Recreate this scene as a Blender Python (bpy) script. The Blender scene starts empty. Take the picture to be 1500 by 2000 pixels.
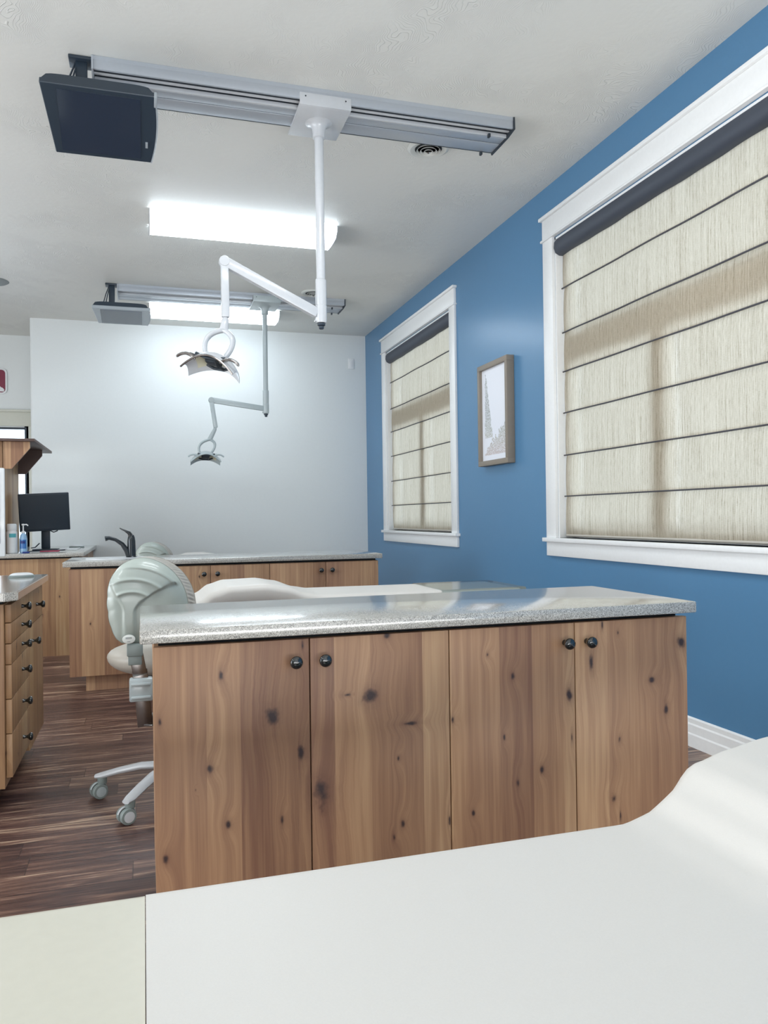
import bpy, bmesh, math, random
from mathutils import Vector, Matrix
random.seed(7)
C = bpy.context.scene.collection
PI = math.pi

# ---------------------------------------------------------------- camera
H = 1.056
yaw, pit, rol, FPX = 0.29642767, 0.00453319, -0.0134471, 1538.37
f = Vector((math.sin(yaw)*math.cos(pit), math.cos(yaw)*math.cos(pit), math.sin(pit)))
r0 = Vector((math.cos(yaw), -math.sin(yaw), 0)); u0 = r0.cross(f)
R = math.cos(rol)*r0 + math.sin(rol)*u0; U = -math.sin(rol)*r0 + math.cos(rol)*u0
cd = bpy.data.cameras.new('camera'); cam = bpy.data.objects.new('camera', cd); C.objects.link(cam)
cd.sensor_fit = 'VERTICAL'; cd.sensor_height = 36; cd.lens = FPX/2000*36; cd.clip_start = .02
M = Matrix.Identity(4)
for i in range(3):
    M[i][0] = R[i]; M[i][1] = U[i]; M[i][2] = -f[i]
M[2][3] = H
cam.matrix_world = M
bpy.context.scene.camera = cam

# ---------------------------------------------------------------- light
SKY = 3.6          # overcast sky
TUBE = 8.8         # fluorescent lens emission
CEIL_W = 24        # ceiling fixtures outside the frame
DAY_W = 45         # daylight through the openings on the left side
w = bpy.data.worlds.new('overcast_sky'); bpy.context.scene.world = w; w.use_nodes = True
w.node_tree.nodes['Background'].inputs[0].default_value = (.80, .90, 1.0, 1)
w.node_tree.nodes['Background'].inputs[1].default_value = SKY
vs = bpy.context.scene.view_settings
vs.view_transform = 'Standard'; vs.look = 'None'; vs.gamma = 1; vs.use_curve_mapping = False
vs.exposure = 0.20
def area(name, loc, rot, sx, sy, power, col):
    d = bpy.data.lights.new(name, 'AREA'); d.shape = 'RECTANGLE'; d.size = sx; d.size_y = sy
    d.energy = power; d.color = col
    o = bpy.data.objects.new(name, d); o.location = loc; o.rotation_euler = rot; C.objects.link(o); return o
for (x, y, k) in ((.66, 2.25, .95), (.66, -1.3, .3), (-2.7, 1.9, 1.0), (-2.7, 5.4, 1.0), (-2.7, -1.3, 1.0)):
    area('ceiling_fixture_light', (x, y, 2.95), (0, 0, 0), 1.22, .3, CEIL_W*k, (.92, .97, 1))
area('near_fill_light', (.9, -3.2, 1.55), (PI/2, 0, 0), 5.0, 2.0, 30, (.93, .96, 1))  # added fill light behind the camera; the wall there has no window
area('near_fill_uplight', (.7, -1.0, .12), (PI+math.radians(-42), 0, 0), 3.6, 1.6, 185, (.97, .97, .96))  # added unseen uplight near the floor, brightens the ceiling
area('left_fill_uplight', (-4.1, 3.6, .5), (PI, math.radians(64), 0), 1.4, 6.0, 85, (.97, .97, .96))  # added uplight out of view at left, aimed across to the ceiling
area('left_daylight', (-4.75, 3.0, 1.65), (0, -PI/2, 0), 1.6, 4.0, DAY_W, (.82, .91, 1))

# ---------------------------------------------------------------- node helpers
def mat(name):
    m = bpy.data.materials.new(name); m.use_nodes = True
    nt = m.node_tree; return m, nt, nt.nodes['Principled BSDF']
class N:
    def __init__(s, nt): s.nt = nt
    def node(s, t, **k):
        n = s.nt.nodes.new(t)
        for a, b in k.items(): setattr(n, a, b)
        return n
    def lk(s, a, b): s.nt.links.new(a, b)
    def put(s, sock, v):
        if isinstance(v, bpy.types.NodeSocket): s.lk(v, sock)
        else: sock.default_value = v
    def m(s, op, a, b=0.0, c=0.0, clamp=False):
        n = s.node('ShaderNodeMath', operation=op); n.use_clamp = clamp
        s.put(n.inputs[0], a); s.put(n.inputs[1], b)
        if len(n.inputs) > 2: s.put(n.inputs[2], c)
        return n.outputs[0]
    def mix(s, fac, a, b, blend='MIX'):
        n = s.node('ShaderNodeMix', data_type='RGBA', blend_type=blend)
        s.put(n.inputs[0], fac); s.put(n.inputs[6], a); s.put(n.inputs[7], b); return n.outputs[2]
    def pos(s):
        g = s.node('ShaderNodeNewGeometry'); x = s.node('ShaderNodeSeparateXYZ'); s.lk(g.outputs['Position'], x.inputs[0])
        return x.outputs
    def comb(s, a, b, c=0.0):
        n = s.node('ShaderNodeCombineXYZ')
        for i, v in enumerate((a, b, c)): s.put(n.inputs[i], v)
        return n.outputs[0]
    def noise(s, vec, scale=1., detail=2., rough=.5, dist=0.):
        n = s.node('ShaderNodeTexNoise'); 
        if vec is not None: s.lk(vec, n.inputs['Vector'])
        n.inputs['Scale'].default_value = scale; n.inputs['Detail'].default_value = detail
        n.inputs['Roughness'].default_value = rough; n.inputs['Distortion'].default_value = dist
        return n.outputs['Fac']
    def white(s, vec):
        n = s.node('ShaderNodeTexWhiteNoise', noise_dimensions='3D'); s.lk(vec, n.inputs['Vector']); return n.outputs
    def ramp(s, fac, stops):
        n = s.node('ShaderNodeValToRGB'); s.lk(fac, n.inputs[0]); e = n.color_ramp.elements
        while len(e) < len(stops): e.new(.5)
        for i, (p, c) in enumerate(stops):
            e[i].position = p; e[i].color = (c[0], c[1], c[2], 1) if hasattr(c, '__len__') else (c, c, c, 1)
        return n.outputs[0]
    def bump(s, h, strength, dist, bs):
        n = s.node('ShaderNodeBump'); n.inputs['Strength'].default_value = strength
        n.inputs['Distance'].default_value = dist; s.lk(h, n.inputs['Height']); s.lk(n.outputs[0], bs.inputs['Normal'])

def srgb(r, g, b):
    def c(v):
        v /= 255.; return v/12.92 if v <= .04045 else ((v+.055)/1.055)**2.4
    return (c(r), c(g), c(b), 1)
def plain(name, col, rough=.5, metal=0., coat=0., bumpk=0., bscale=60., spec=None):
    m, nt, b = mat(name); n = N(nt)
    g = n.node('ShaderNodeTexCoord').outputs['Object']
    ns = n.noise(g, bscale, 3)
    c2 = tuple(v*.93 for v in col[:3])+(1,)
    n.lk(n.mix(ns, c2, col), b.inputs['Base Color'])
    b.inputs['Roughness'].default_value = rough; b.inputs['Metallic'].default_value = metal
    b.inputs['Coat Weight'].default_value = coat; b.inputs['Coat Roughness'].default_value = .08
    if spec is not None: b.inputs['Specular IOR Level'].default_value = spec
    if bumpk: n.bump(ns, bumpk, .002, b)
    return m

def knots_dist(n, u, z, ks):
    best = None
    for (ku, kz, a, bb) in ks:
        dx = n.m('MULTIPLY_ADD', u, 1/a, -ku/a); dz = n.m('MULTIPLY_ADD', z, 1/bb, -kz/bb)
        d = n.m('SQRT', n.m('ADD', n.m('MULTIPLY', dx, dx), n.m('MULTIPLY', dz, dz)))
        best = d if best is None else n.m('MINIMUM', best, d)
    return best
def wood(name, ks=(), light=srgb(196, 160, 124), mid=srgb(169, 131, 101), dark=srgb(132, 96, 77), rnd=.35, seed=0., shift=0.):
    m, nt, b = mat(name); n = N(nt); P = n.pos()
    u = n.m('ADD', P[0], P[1]); z = P[2]
    uk = P[0] if ks else u
    # random knots: one Voronoi cell in a few keeps its knot
    v = n.node('ShaderNodeTexVoronoi', voronoi_dimensions='2D'); v.inputs['Scale'].default_value = 1.; v.inputs['Randomness'].default_value = .9
    n.lk(n.comb(n.m('MULTIPLY_ADD', u, 7.5, seed), n.m('MULTIPLY_ADD', z, 4.2, seed*1.7)), v.inputs['Vector'])
    sep = n.node('ShaderNodeSeparateColor'); n.lk(v.outputs['Color'], sep.inputs[0])
    keep = n.m('LESS_THAN', sep.outputs[0], rnd)
    size = n.m('MULTIPLY_ADD', sep.outputs[1], .05, .03)
    kd = n.m('DIVIDE', v.outputs['Distance'], size)
    kd = n.m('ADD', kd, n.m('MULTIPLY', n.m('SUBTRACT', 1., keep), 50.))
    if ks: kd = n.m('MINIMUM', kd, knots_dist(n, uk, z, ks))
    wob = n.noise(n.comb(n.m('MULTIPLY', u, 40.), n.m('MULTIPLY', z, 30.), seed), 1., 3)
    kd = n.m('ADD', kd, n.m('MULTIPLY_ADD', wob, 2.0, -1.0))
    infl = n.m('EXPONENT', n.m('MULTIPLY', n.m('MULTIPLY', kd, kd), -.07))
    # staves
    uw = n.m('ADD', u, n.m('MULTIPLY', n.m('SINE', n.m('MULTIPLY_ADD', u, 23., seed)), .018))
    st = n.m('FLOOR', n.m('MULTIPLY_ADD', uw, 9.2, seed))
    wn = n.white(n.comb(st, seed, 3.3))
    big = n.noise(n.comb(n.m('MULTIPLY', u, 7.), n.m('MULTIPLY', z, 1.1), n.m('ADD', n.m('MULTIPLY', st, 3.7), seed)), 1., 3, .5, .4)
    gu = n.m('ADD', n.m('MULTIPLY', u, 46.), n.m('ADD', n.m('MULTIPLY', infl, .9), n.m('MULTIPLY', big, .7)))
    g1 = n.noise(n.comb(gu, n.m('MULTIPLY', z, 1.3), st), 1., 3, .6, .3)
    g2 = n.noise(n.comb(n.m('MULTIPLY', gu, 6.), n.m('MULTIPLY', z, 4.), st), 1., 2, .5)
    t = n.m('ADD', n.m('MULTIPLY', g1, .75), n.m('ADD', n.m('MULTIPLY', g2, .22), n.m('MULTIPLY_ADD', wn[0], .34, -.17)))
    t = n.m('ADD', t, n.m('MULTIPLY_ADD', big, .42, -.18))
    col = n.ramp(t, [(.22, dark[:3]), (.55, mid[:3]), (.82, light[:3])])
    halo = n.m('MULTIPLY', n.m('EXPONENT', n.m('MULTIPLY', n.m('MULTIPLY', kd, kd), -.55)), .50)
    col = n.mix(halo, col, srgb(92, 60, 52))
    core = n.m('SUBTRACT', .95, kd, clamp=True)
    core = n.m('MULTIPLY', core, 1.4, clamp=True)
    col = n.mix(core, col, srgb(62, 48, 48))
    n.lk(col, b.inputs['Base Color'])
    b.inputs['Roughness'].default_value = .42; b.inputs['Specular IOR Level'].default_value = .35
    n.bump(g1, .12, .001, b)
    return m

# ---------------------------------------------------------------- materials
def px2front(px, py, Y):
    d = (px-750)*R - (py-1000)*U + FPX*f
    t = Y/d.y; return Vector((0, 0, H)) + t*d
FK = []
for (px, py, a, b_) in ((431,1320,7,13),(312,1410,5,10),(530,1398,18,26),(409,1501,8,11),(445,1611,7,10),(551,1602,5,13),(324,1678,8,11),(588,1470,9,24),(591,1262,4,12),(382,1543,2,3),
    (724,1361,21,20),(756,1242,9,8),(679,1357,11,4),(798,1413,24,5),(778,1482,4,8),(628,1550,24,34),(787,1609,7,10),(884,1406,5,9),(770,1636,5,8),(878,1600,4,14),
    (952,1279,5,6),(1001,1322,7,11),(1012,1530,6,14),(1058,1503,6,9),(985,1440,4,8),(1112,1358,10,18),(925,1588,5,8),
    (1176,1219,4,14),(1207,1236,5,8),(1330,1253,15,16),(1155,1295,8,22),(1273,1328,10,8),(1301,1385,8,16),(1210,1443,6,11),(1199,1560,11,13),(1117,1440,4,16),(1212,1590,3,16)):
    p = px2front(px, py, 1.91); FK.append((p.x, p.z, a*.00095, b_*.0011))
M_WOODF = wood('knotty_alder_front', FK, rnd=0.0, seed=2.3)
M_WOOD = wood('knotty_alder', (), rnd=.22, seed=6.1)
M_WOODL = wood('pale_knotty_alder', (), light=srgb(190, 164, 128), mid=srgb(168, 134, 100), dark=srgb(132, 98, 74), rnd=.25, seed=11.4)
M_WOODD = plain('dark_wood', srgb(96, 76, 70), .5)  # darker brown for toe kicks, shelf board and far bracket
def quartz():
    m, nt, b = mat('speckled_quartz'); n = N(nt); P = n.node('ShaderNodeTexCoord').outputs['Object']
    v = n.node('ShaderNodeTexVoronoi'); v.inputs['Scale'].default_value = 640.; n.lk(P, v.inputs['Vector'])
    sep = n.node('ShaderNodeSeparateColor'); n.lk(v.outputs['Color'], sep.inputs[0])
    c = n.ramp(sep.outputs[0], [(.0, srgb(104,102,97)[:3]), (.25, srgb(158,156,150)[:3]), (.7, srgb(184,181,174)[:3]), (1., srgb(224,221,214)[:3])])
    n.lk(c, b.inputs['Base Color']); b.inputs['Roughness'].default_value = .2
    b.inputs['IOR'].default_value = 1.6; b.inputs['Coat Weight'].default_value = 1.; b.inputs['Coat IOR'].default_value = 1.5; b.inputs['Coat Roughness'].default_value = .13
    return m
M_QUARTZ = quartz()
def floor_mat():
    m, nt, b = mat('hand_scraped_wood_floor'); n = N(nt); P = n.pos()
    row = n.m('FLOOR', n.m('MULTIPLY', P[1], 1/.128)); rw = n.white(n.comb(row, 1., 2.))
    seg = n.m('ADD', n.m('MULTIPLY', P[0], 1/1.15), n.m('MULTIPLY', rw[0], 7.)); sf = n.m('FLOOR', seg)
    pl = n.white(n.comb(row, sf, 5.))
    off = n.m('MULTIPLY', pl[0], 20.)
    vec = n.comb(n.m('MULTIPLY', P[0], 2.2), n.m('MULTIPLY', P[1], 26.), off)
    s1 = n.noise(vec, 1., 5, .62, 1.1)
    vec2 = n.comb(n.m('MULTIPLY', P[0], 5.), n.m('MULTIPLY', P[1], 90.), off)
    s2 = n.noise(vec2, 1., 3, .6, .6)
    t = n.m('ADD', n.m('MULTIPLY', s1, .8), n.m('MULTIPLY', s2, .35)); t = n.m('ADD', t, n.m('MULTIPLY_ADD', pl[0], .16, -.15))
    c = n.ramp(t, [(.37, srgb(58,42,42)[:3]), (.50, srgb(88,64,58)[:3]), (.59, srgb(120,92,80)[:3]), (.68, srgb(176,150,128)[:3]), (.85, srgb(200,178,152)[:3])])
    fy = n.m('FRACT', n.m('MULTIPLY', P[1], 1/.128)); fx = n.m('FRACT', seg)
    j = n.m('MAXIMUM', n.m('LESS_THAN', fy, .022), n.m('LESS_THAN', fx, .003))
    c = n.mix(n.m('MULTIPLY', j, .7), c, srgb(48, 36, 36))
    n.lk(c, b.inputs['Base Color'])
    n.lk(n.m('MULTIPLY_ADD', s1, .25, .22), b.inputs['Roughness'])
    n.bump(n.m('ADD', t, n.m('MULTIPLY', j, -.6)), .35, .003, b)
    return m
M_FLOOR = floor_mat()
def paint(name, col, rough, bs, bstr, trowel=0., spec=.5, tscale=2.2):
    m, nt, b = mat(name); n = N(nt); P = n.node('ShaderNodeTexCoord').outputs['Object']
    fine = n.noise(P, bs, 3, .5)
    h = fine
    if trowel:
        a = n.noise(P, tscale, 3, .6, 0.)
        wv = n.node('ShaderNodeTexWave', wave_type='BANDS'); n.lk(P, wv.inputs['Vector'])
        wv.inputs['Scale'].default_value = 14.; wv.inputs['Distortion'].default_value = 60.; wv.inputs['Detail'].default_value = 2.; wv.inputs['Detail Scale'].default_value = .28
        mask = n.ramp(n.noise(P, 1.6, 2), [(.46, 0.), (.60, 1.)])
        sw = n.m('MULTIPLY', n.ramp(wv.outputs['Fac'], [(.35, 0.), (.5, 1.), (.65, 0.)]), mask)
        h = n.m('ADD', n.m('MULTIPLY', fine, .35), n.m('MULTIPLY', sw, trowel))
    n.lk(n.mix(fine, tuple(c*.97 for c in col[:3])+(1,), col), b.inputs['Base Color'])
    b.inputs['Roughness'].default_value = rough; b.inputs['Specular IOR Level'].default_value = spec
    n.bump(h, bstr, .004, b); return m
M_CEIL = paint('ceiling_paint', srgb(226, 226, 221), .55, 30., .7, .8)
M_WALLW = paint('pale_grey_wall_paint', srgb(226, 230, 230), .5, 45., .10)
M_BLUE = paint('blue_wall_paint', srgb(87, 133, 171), .27, 38., .16, .35, .35)
M_TRIM = plain('white_trim_paint', srgb(240, 241, 241), .35, bumpk=.03)
M_CREAMTRIM = plain('cream_trim_paint', srgb(214, 214, 202), .4)
M_ALU = plain('brushed_aluminium', srgb(186, 192, 200), .35, .35)
M_ALUD = plain('dark_channel', srgb(58, 66, 74), .5, .3)
M_WHITEM = plain('white_enamel', srgb(204, 207, 211), .25, coat=.4)
M_GREYM = plain('grey_enamel', srgb(176, 186, 188), .3, coat=.3)
M_BLACKP = plain('slate_black_plastic', srgb(44, 56, 68), .35)
M_SCREEN = plain('dark_screen_glass', srgb(40, 52, 68), .12, coat=.5)
M_SCREENG = plain('grey_screen_glass', srgb(72, 84, 98), .18, coat=.6)
M_KNOB = plain('black_glazed_knob', srgb(20, 26, 28), .08, coat=1.)
M_CHROME = plain('polished_chrome', srgb(190, 192, 194), .12, 1.)
M_STEELB = plain('brushed_steel_bar', srgb(150, 146, 144), .25, 1.)
M_SHELL = plain('sage_grey_plastic', srgb(172, 181, 174), .34, coat=.25)
M_CUSH = plain('warm_grey_vinyl', srgb(186, 180, 170), .4)
M_VINYL = plain('white_vinyl', srgb(214, 210, 204), .42, bumpk=.05, bscale=400.)
M_VINYLC = plain('cream_vinyl_cover', srgb(209, 205, 190), .3, coat=.3)
M_GREYP = plain('grey_caster_plastic', srgb(132, 142, 140), .4)
M_BADGE = plain('white_badge', srgb(228, 232, 228), .4)
M_INK = plain('grey_ink', srgb(90, 98, 100), .5)
M_TAUPE = plain('taupe_frame_wood', srgb(140, 130, 118), .5)
M_CASSETTE = plain('charcoal_shade_headrail', srgb(62, 68, 80), .55)
M_BATTEN = plain('dark_shade_batten', srgb(72, 72, 78), .7)
M_VENT = plain('white_vent_metal', srgb(212, 214, 210), .4)
M_DARK = plain('dark_hollow', srgb(34, 40, 44), .8)  # near-black that paints the shade into gaps and hollows
M_SPK = plain('grey_speaker_grille', srgb(140, 146, 146), .6)
M_RED = plain('maroon_sign_face', srgb(126, 34, 62), .4)
M_WHITEP = plain('white_plastic', srgb(228, 230, 232), .3, coat=.3)
M_BLUEP = plain('blue_liquid_plastic', srgb(60, 120, 190), .2, coat=.5)
M_TEAL = plain('teal_label', srgb(90, 180, 190), .4)
M_NAVY = plain('navy_label', srgb(40, 60, 130), .4)
M_REDPAPER = plain('red_notepad_paper', srgb(170, 60, 86), .6)
M_CREAMREF = plain('cream_reflector', srgb(214, 212, 190), .2, coat=.3)
M_SILVER = plain('silver_plastic', srgb(178, 186, 192), .3, .3)
M_FAUCET = plain('oil_rubbed_black_metal', srgb(20, 28, 34), .25, coat=.25)
def emit(name, col, s):
    m, nt, b = mat(name); b.inputs['Base Color'].default_value = (.9, .9, .9, 1)
    b.inputs['Emission Color'].default_value = col; b.inputs['Emission Strength'].default_value = s
    n = N(nt); P = n.node('ShaderNodeTexCoord').outputs['Object']
    n.bump(n.noise(P, 300., 1), .02, .001, b); return m
M_TUBE = emit('lit_acrylic_lens', (.80, .91, 1, 1), TUBE)
def glass(name, fac, tint=(1, 1, 1, 1), rough=.02):
    m, nt, b = mat(name); n = N(nt)
    t = n.node('ShaderNodeBsdfTransparent'); t.inputs[0].default_value = tint
    g = n.node('ShaderNodeBsdfGlossy'); g.inputs['Roughness'].default_value = rough
    fr = n.node('ShaderNodeFresnel'); fr.inputs['IOR'].default_value = 1.45
    mx = n.node('ShaderNodeMixShader'); n.lk(n.m('MULTIPLY', fr.outputs[0], fac), mx.inputs[0]); n.lk(t.outputs[0], mx.inputs[1]); n.lk(g.outputs[0], mx.inputs[2])
    nt.nodes.remove(b); n.lk(mx.outputs[0], nt.nodes['Material Output'].inputs[0]); return m
M_GLASS = glass('window_glass', 1., (.93, .97, 1, 1))
M_CLEAR = glass('clear_vinyl', 1., (.74, .80, .80, 1), .12)
def fabric():
    m, nt, b = mat('woven_shade_fabric'); n = N(nt); P = n.pos()
    th = n.noise(n.comb(0., n.m('MULTIPLY', P[1], 420.), n.m('MULTIPLY', P[2], 26.)), 1., 2, .6)
    th2 = n.noise(n.comb(0., n.m('MULTIPLY', P[1], 60.), n.m('MULTIPLY', P[2], 420.)), 1., 2, .6)
    fold = n.noise(n.comb(0., n.m('MULTIPLY', P[1], 14.), n.m('MULTIPLY', P[2], 1.0)), 1., 2, .5)
    st = n.noise(n.comb(0., n.m('MULTIPLY', P[1], 130.), n.m('MULTIPLY', P[2], 2.5)), 1., 3, .7)
    wv = n.m('ADD', n.m('MULTIPLY', th, .35), n.m('ADD', n.m('MULTIPLY', th2, .15), n.m('MULTIPLY', st, .5)))
    c = n.ramp(wv, [(.36, srgb(152, 140, 120)[:3]), (.64, srgb(238, 227, 208)[:3])])
    d = n.node('ShaderNodeBsdfDiffuse'); t = n.node('ShaderNodeBsdfTranslucent'); tr = n.node('ShaderNodeBsdfTransparent')
    n.lk(c, d.inputs[0]); n.lk(c, t.inputs[0])
    m1 = n.node('ShaderNodeMixShader'); m1.inputs[0].default_value = .55; n.lk(d.outputs[0], m1.inputs[1]); n.lk(t.outputs[0], m1.inputs[2])
    m2 = n.node('ShaderNodeMixShader'); n.lk(n.ramp(wv, [(.45, .05), (.62, .24)]), m2.inputs[0]); n.lk(m1.outputs[0], m2.inputs[1]); n.lk(tr.outputs[0], m2.inputs[2])
    nt.nodes.remove(b); n.lk(m2.outputs[0], nt.nodes['Material Output'].inputs[0])
    bp = n.node('ShaderNodeBump'); bp.inputs['Strength'].default_value = .5; bp.inputs['Distance'].default_value = .006
    n.lk(fold, bp.inputs['Height']); n.lk(bp.outputs[0], d.inputs['Normal']); n.lk(bp.outputs[0], t.inputs['Normal'])
    return m
M_FABRIC = fabric()

# ---------------------------------------------------------------- mesh helpers
def bx(bm, x0, x1, y0, y1, z0, z1, bev=0., seg=2, rot=None, piv=None):
    b2 = bmesh.new(); bmesh.ops.create_cube(b2, size=1)
    for v in b2.verts: v.co = Vector((x0+(v.co.x+.5)*(x1-x0), y0+(v.co.y+.5)*(y1-y0), z0+(v.co.z+.5)*(z1-z0)))
    if bev: bmesh.ops.bevel(b2, geom=b2.edges[:], offset=bev, segments=seg, profile=.5, affect='EDGES')
    if rot is not None:
        pv = Vector(piv) if piv else Vector(((x0+x1)/2, (y0+y1)/2, (z0+z1)/2))
        for v in b2.verts: v.co = pv + rot @ (v.co-pv)
    merge(bm, b2); return bm
def merge(bm, b2):
    me = bpy.data.meshes.new('t'); b2.to_mesh(me); b2.free(); bm.from_mesh(me); bpy.data.meshes.remove(me)
def tube(bm, pts, r, seg=12, cap=True, flat=None):
    pts = [Vector(p) for p in pts]; n = len(pts); rr = r if hasattr(r, '__len__') else [r]*n
    rings = []; up = None
    for i, p in enumerate(pts):
        t = (pts[min(i+1, n-1)]-pts[max(i-1, 0)]).normalized()
        if up is None:
            a = Vector((0, 0, 1)) if abs(t.z) < .9 else Vector((0, 1, 0)); up = (a-t*a.dot(t)).normalized()
        else: up = (up-t*up.dot(t)).normalized()
        s = t.cross(up); k = flat if flat else 1.
        rings.append([bm.verts.new(p + rr[i]*(math.cos(2*PI*j/seg)*s + k*math.sin(2*PI*j/seg)*up)) for j in range(seg)])
    for a, b in zip(rings, rings[1:]):
        for j in range(seg): bm.faces.new((a[j], a[(j+1) % seg], b[(j+1) % seg], b[j]))
    if cap: bm.faces.new(rings[0][::-1]); bm.faces.new(rings[-1])
    return bm
def bar(bm, a, b, w, h, bev=.004, side=Vector((0, 1, 0))):
    a = Vector(a); b = Vector(b); t = (b-a).normalized(); s = (side-t*side.dot(t)).normalized(); u = t.cross(s)
    L = (b-a).length; b2 = bmesh.new(); bmesh.ops.create_cube(b2, size=1)
    for v in b2.verts: v.co = Vector((v.co.x*L, v.co.y*w, v.co.z*h))
    bmesh.ops.bevel(b2, geom=b2.edges[:], offset=bev, segments=2, profile=.5, affect='EDGES')
    m = (a+b)/2
    for v in b2.verts: c = v.co.copy(); v.co = m + t*c.x + s*c.y + u*c.z
    merge(bm, b2); return bm
def lathe(bm, prof, c, axis=Vector((0, 0, 1)), seg=24):
    c = Vector(c); axis = axis.normalized(); q = Vector((0, 0, 1)).rotation_difference(axis); rings = []
    for r, z in prof:
        rings.append([bm.verts.new(c + q @ Vector((max(r, 1e-5)*math.cos(2*PI*j/seg), max(r, 1e-5)*math.sin(2*PI*j/seg), z))) for j in range(seg)])
    for a, b in zip(rings, rings[1:]):
        for j in range(seg): bm.faces.new((a[j], a[(j+1) % seg], b[(j+1) % seg], b[j]))
    bm.faces.new(rings[0][::-1]); bm.faces.new(rings[-1]); return bm
def prism(bm, poly, d):   # poly: list of 3-D points, d: extrusion vector
    a = [bm.verts.new(Vector(p)) for p in poly]; b = [bm.verts.new(Vector(p)+Vector(d)) for p in poly]; n = len(a)
    bm.faces.new(a[::-1]); bm.faces.new(b)
    for i in range(n): bm.faces.new((a[i], a[(i+1) % n], b[(i+1) % n], b[i]))
    bmesh.ops.recalc_face_normals(bm, faces=bm.faces[:]); return bm
def grid(bm, fn, nu, nv, closed_u=False):
    vs_ = [[bm.verts.new(fn(i/nu, j/nv)) for j in range(nv+1)] for i in range(nu+(0 if closed_u else 1))]
    for i in range(nu):
        for j in range(nv):
            a = vs_[i]; b = vs_[(i+1) % len(vs_)]
            bm.faces.new((a[j], b[j], b[j+1], a[j+1]))
    return vs_
def worldloc(o):
    l = Vector((0, 0, 0))
    while o is not None: l += o.location; o = o.parent
    return l
def obj(name, bm, m, parent=None, smooth=True, ang=.6, label=None):
    bmesh.ops.remove_doubles(bm, verts=bm.verts[:], dist=1e-6)
    bmesh.ops.recalc_face_normals(bm, faces=bm.faces[:])
    if parent is None:
        mn = [min(v.co[i] for v in bm.verts) for i in range(3)]; mx = [max(v.co[i] for v in bm.verts) for i in range(3)]
        org = Vector(((mn[0]+mx[0])/2, (mn[1]+mx[1])/2, mn[2])); loc = org
    else: org = worldloc(parent); loc = Vector((0, 0, 0))
    for v in bm.verts: v.co -= org
    me = bpy.data.meshes.new(name); bm.to_mesh(me); bm.free(); me.materials.append(m)
    if smooth:
        me.polygons.foreach_set('use_smooth', [True]*len(me.polygons)); me.set_sharp_from_angle(angle=ang)
    o = bpy.data.objects.new(name, me); C.objects.link(o); o.location = loc
    if parent is not None: o.parent = parent
    if label: o['label'] = label
    return o
def thing(name, loc, label=None, cat=None, group=None, kind=None):
    o = bpy.data.objects.new(name, None); C.objects.link(o); o.location = loc; o.empty_display_size = .1
    return tag(o, label, cat, group, kind)
def tag(o, label=None, cat=None, group=None, kind=None):
    for k, v in (('label', label), ('category', cat), ('group', group), ('kind', kind)):
        if v: o[k] = v
    return o
def B(): return bmesh.new()
def box(name, x0, x1, y0, y1, z0, z1, m, parent=None, bev=0., **k): return obj(name, bx(B(), x0, x1, y0, y1, z0, z1, bev), m, parent, **k)
def struct(name, bm, m, **k): return tag(obj(name, bm, m, **k), kind='structure')

# ---------------------------------------------------------------- room shell
XR, YB, YF, XC, ZC = 2.355, 8.33, 9.165, -1.04, 3.03
XL, YN = -4.6, -3.4
struct('floor', bx(B(), XL-.2, XR+.16, YN-.2, YF+.2, -.1, 0), M_FLOOR, smooth=False)
struct('ceiling', bx(B(), XL-.2, XR+.16, YN-.2, YF+.2, ZC, ZC+.1), M_CEIL, smooth=False)
def wall_with_holes(axis, c0, c1, a0, a1, z0, z1, holes):   # holes: (a_lo, a_hi, z_lo, z_hi) sorted along a
    bm = B(); segs = []; cur = a0
    def add(p0, p1, q0, q1):
        if p1-p0 < 1e-4 or q1-q0 < 1e-4: return
        if axis == 'x': bx(bm, c0, c1, p0, p1, q0, q1)
        else: bx(bm, p0, p1, c0, c1, q0, q1)
    for (h0, h1, q0, q1) in holes:
        add(cur, h0, z0, z1); add(h0, h1, z0, q0); add(h0, h1, q1, z1); cur = h1
    add(cur, a1, z0, z1); return bm
W1 = (2.43, 4.165, .91, 2.69); W2 = (5.82, 7.555, .91, 2.69)
struct('wall_right', wall_with_holes('x', XR, XR+.15, YN, YF, 0, ZC, [W1, W2]), M_BLUE, smooth=False)
# back wall with a rounded outside corner at its left end
pl = [(XR, YB, 0), (XR, YB+.14, 0), (XC, YF, 0)]
bm = B(); rr = .025
poly = [(XR, YB, 0), (XR, YF+.0, 0), (XC, YF, 0)] + [(XC+rr-rr*math.cos(a), YB+rr-rr*math.sin(a), 0) for a in [i*PI/2/6 for i in range(7)]]
prism(bm, poly, (0, 0, ZC)); struct('wall_back', bm, M_WALLW)
D1 = (-2.9, -1.185, .0, 2.05)
struct('wall_far', wall_with_holes('y', YF, YF+.15, XL, XC, 0, ZC, [D1]), M_WALLW, smooth=False)
struct('wall_left', wall_with_holes('x', XL-.15, XL, YN, YF, 0, ZC, [(1.0, 5.0, .85, 2.45)]), M_WALLW, smooth=False)
struct('wall_near', bx(B(), XL, XR, YN-.15, YN, 0, ZC), M_WALLW, smooth=False)
def base_profile(bm, x, y0, y1):
    prof = [(0, 0), (-.018, 0), (-.018, .055), (-.014, .062), (-.014, .098), (-.010, .105), (-.010, .124), (-.003, .130), (0, .130)]
    prism(bm, [(x+a, y0, z) for a, z in prof], (0, y1-y0, 0))
bm = B(); base_profile(bm, XR, YN, YB); struct('baseboard_right', bm, M_TRIM, smooth=False)
struct('baseboard_back', bx(B(), XC, XR-.02, YB-.015, YB, 0, .13, .003), M_TRIM, smooth=False)

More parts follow.
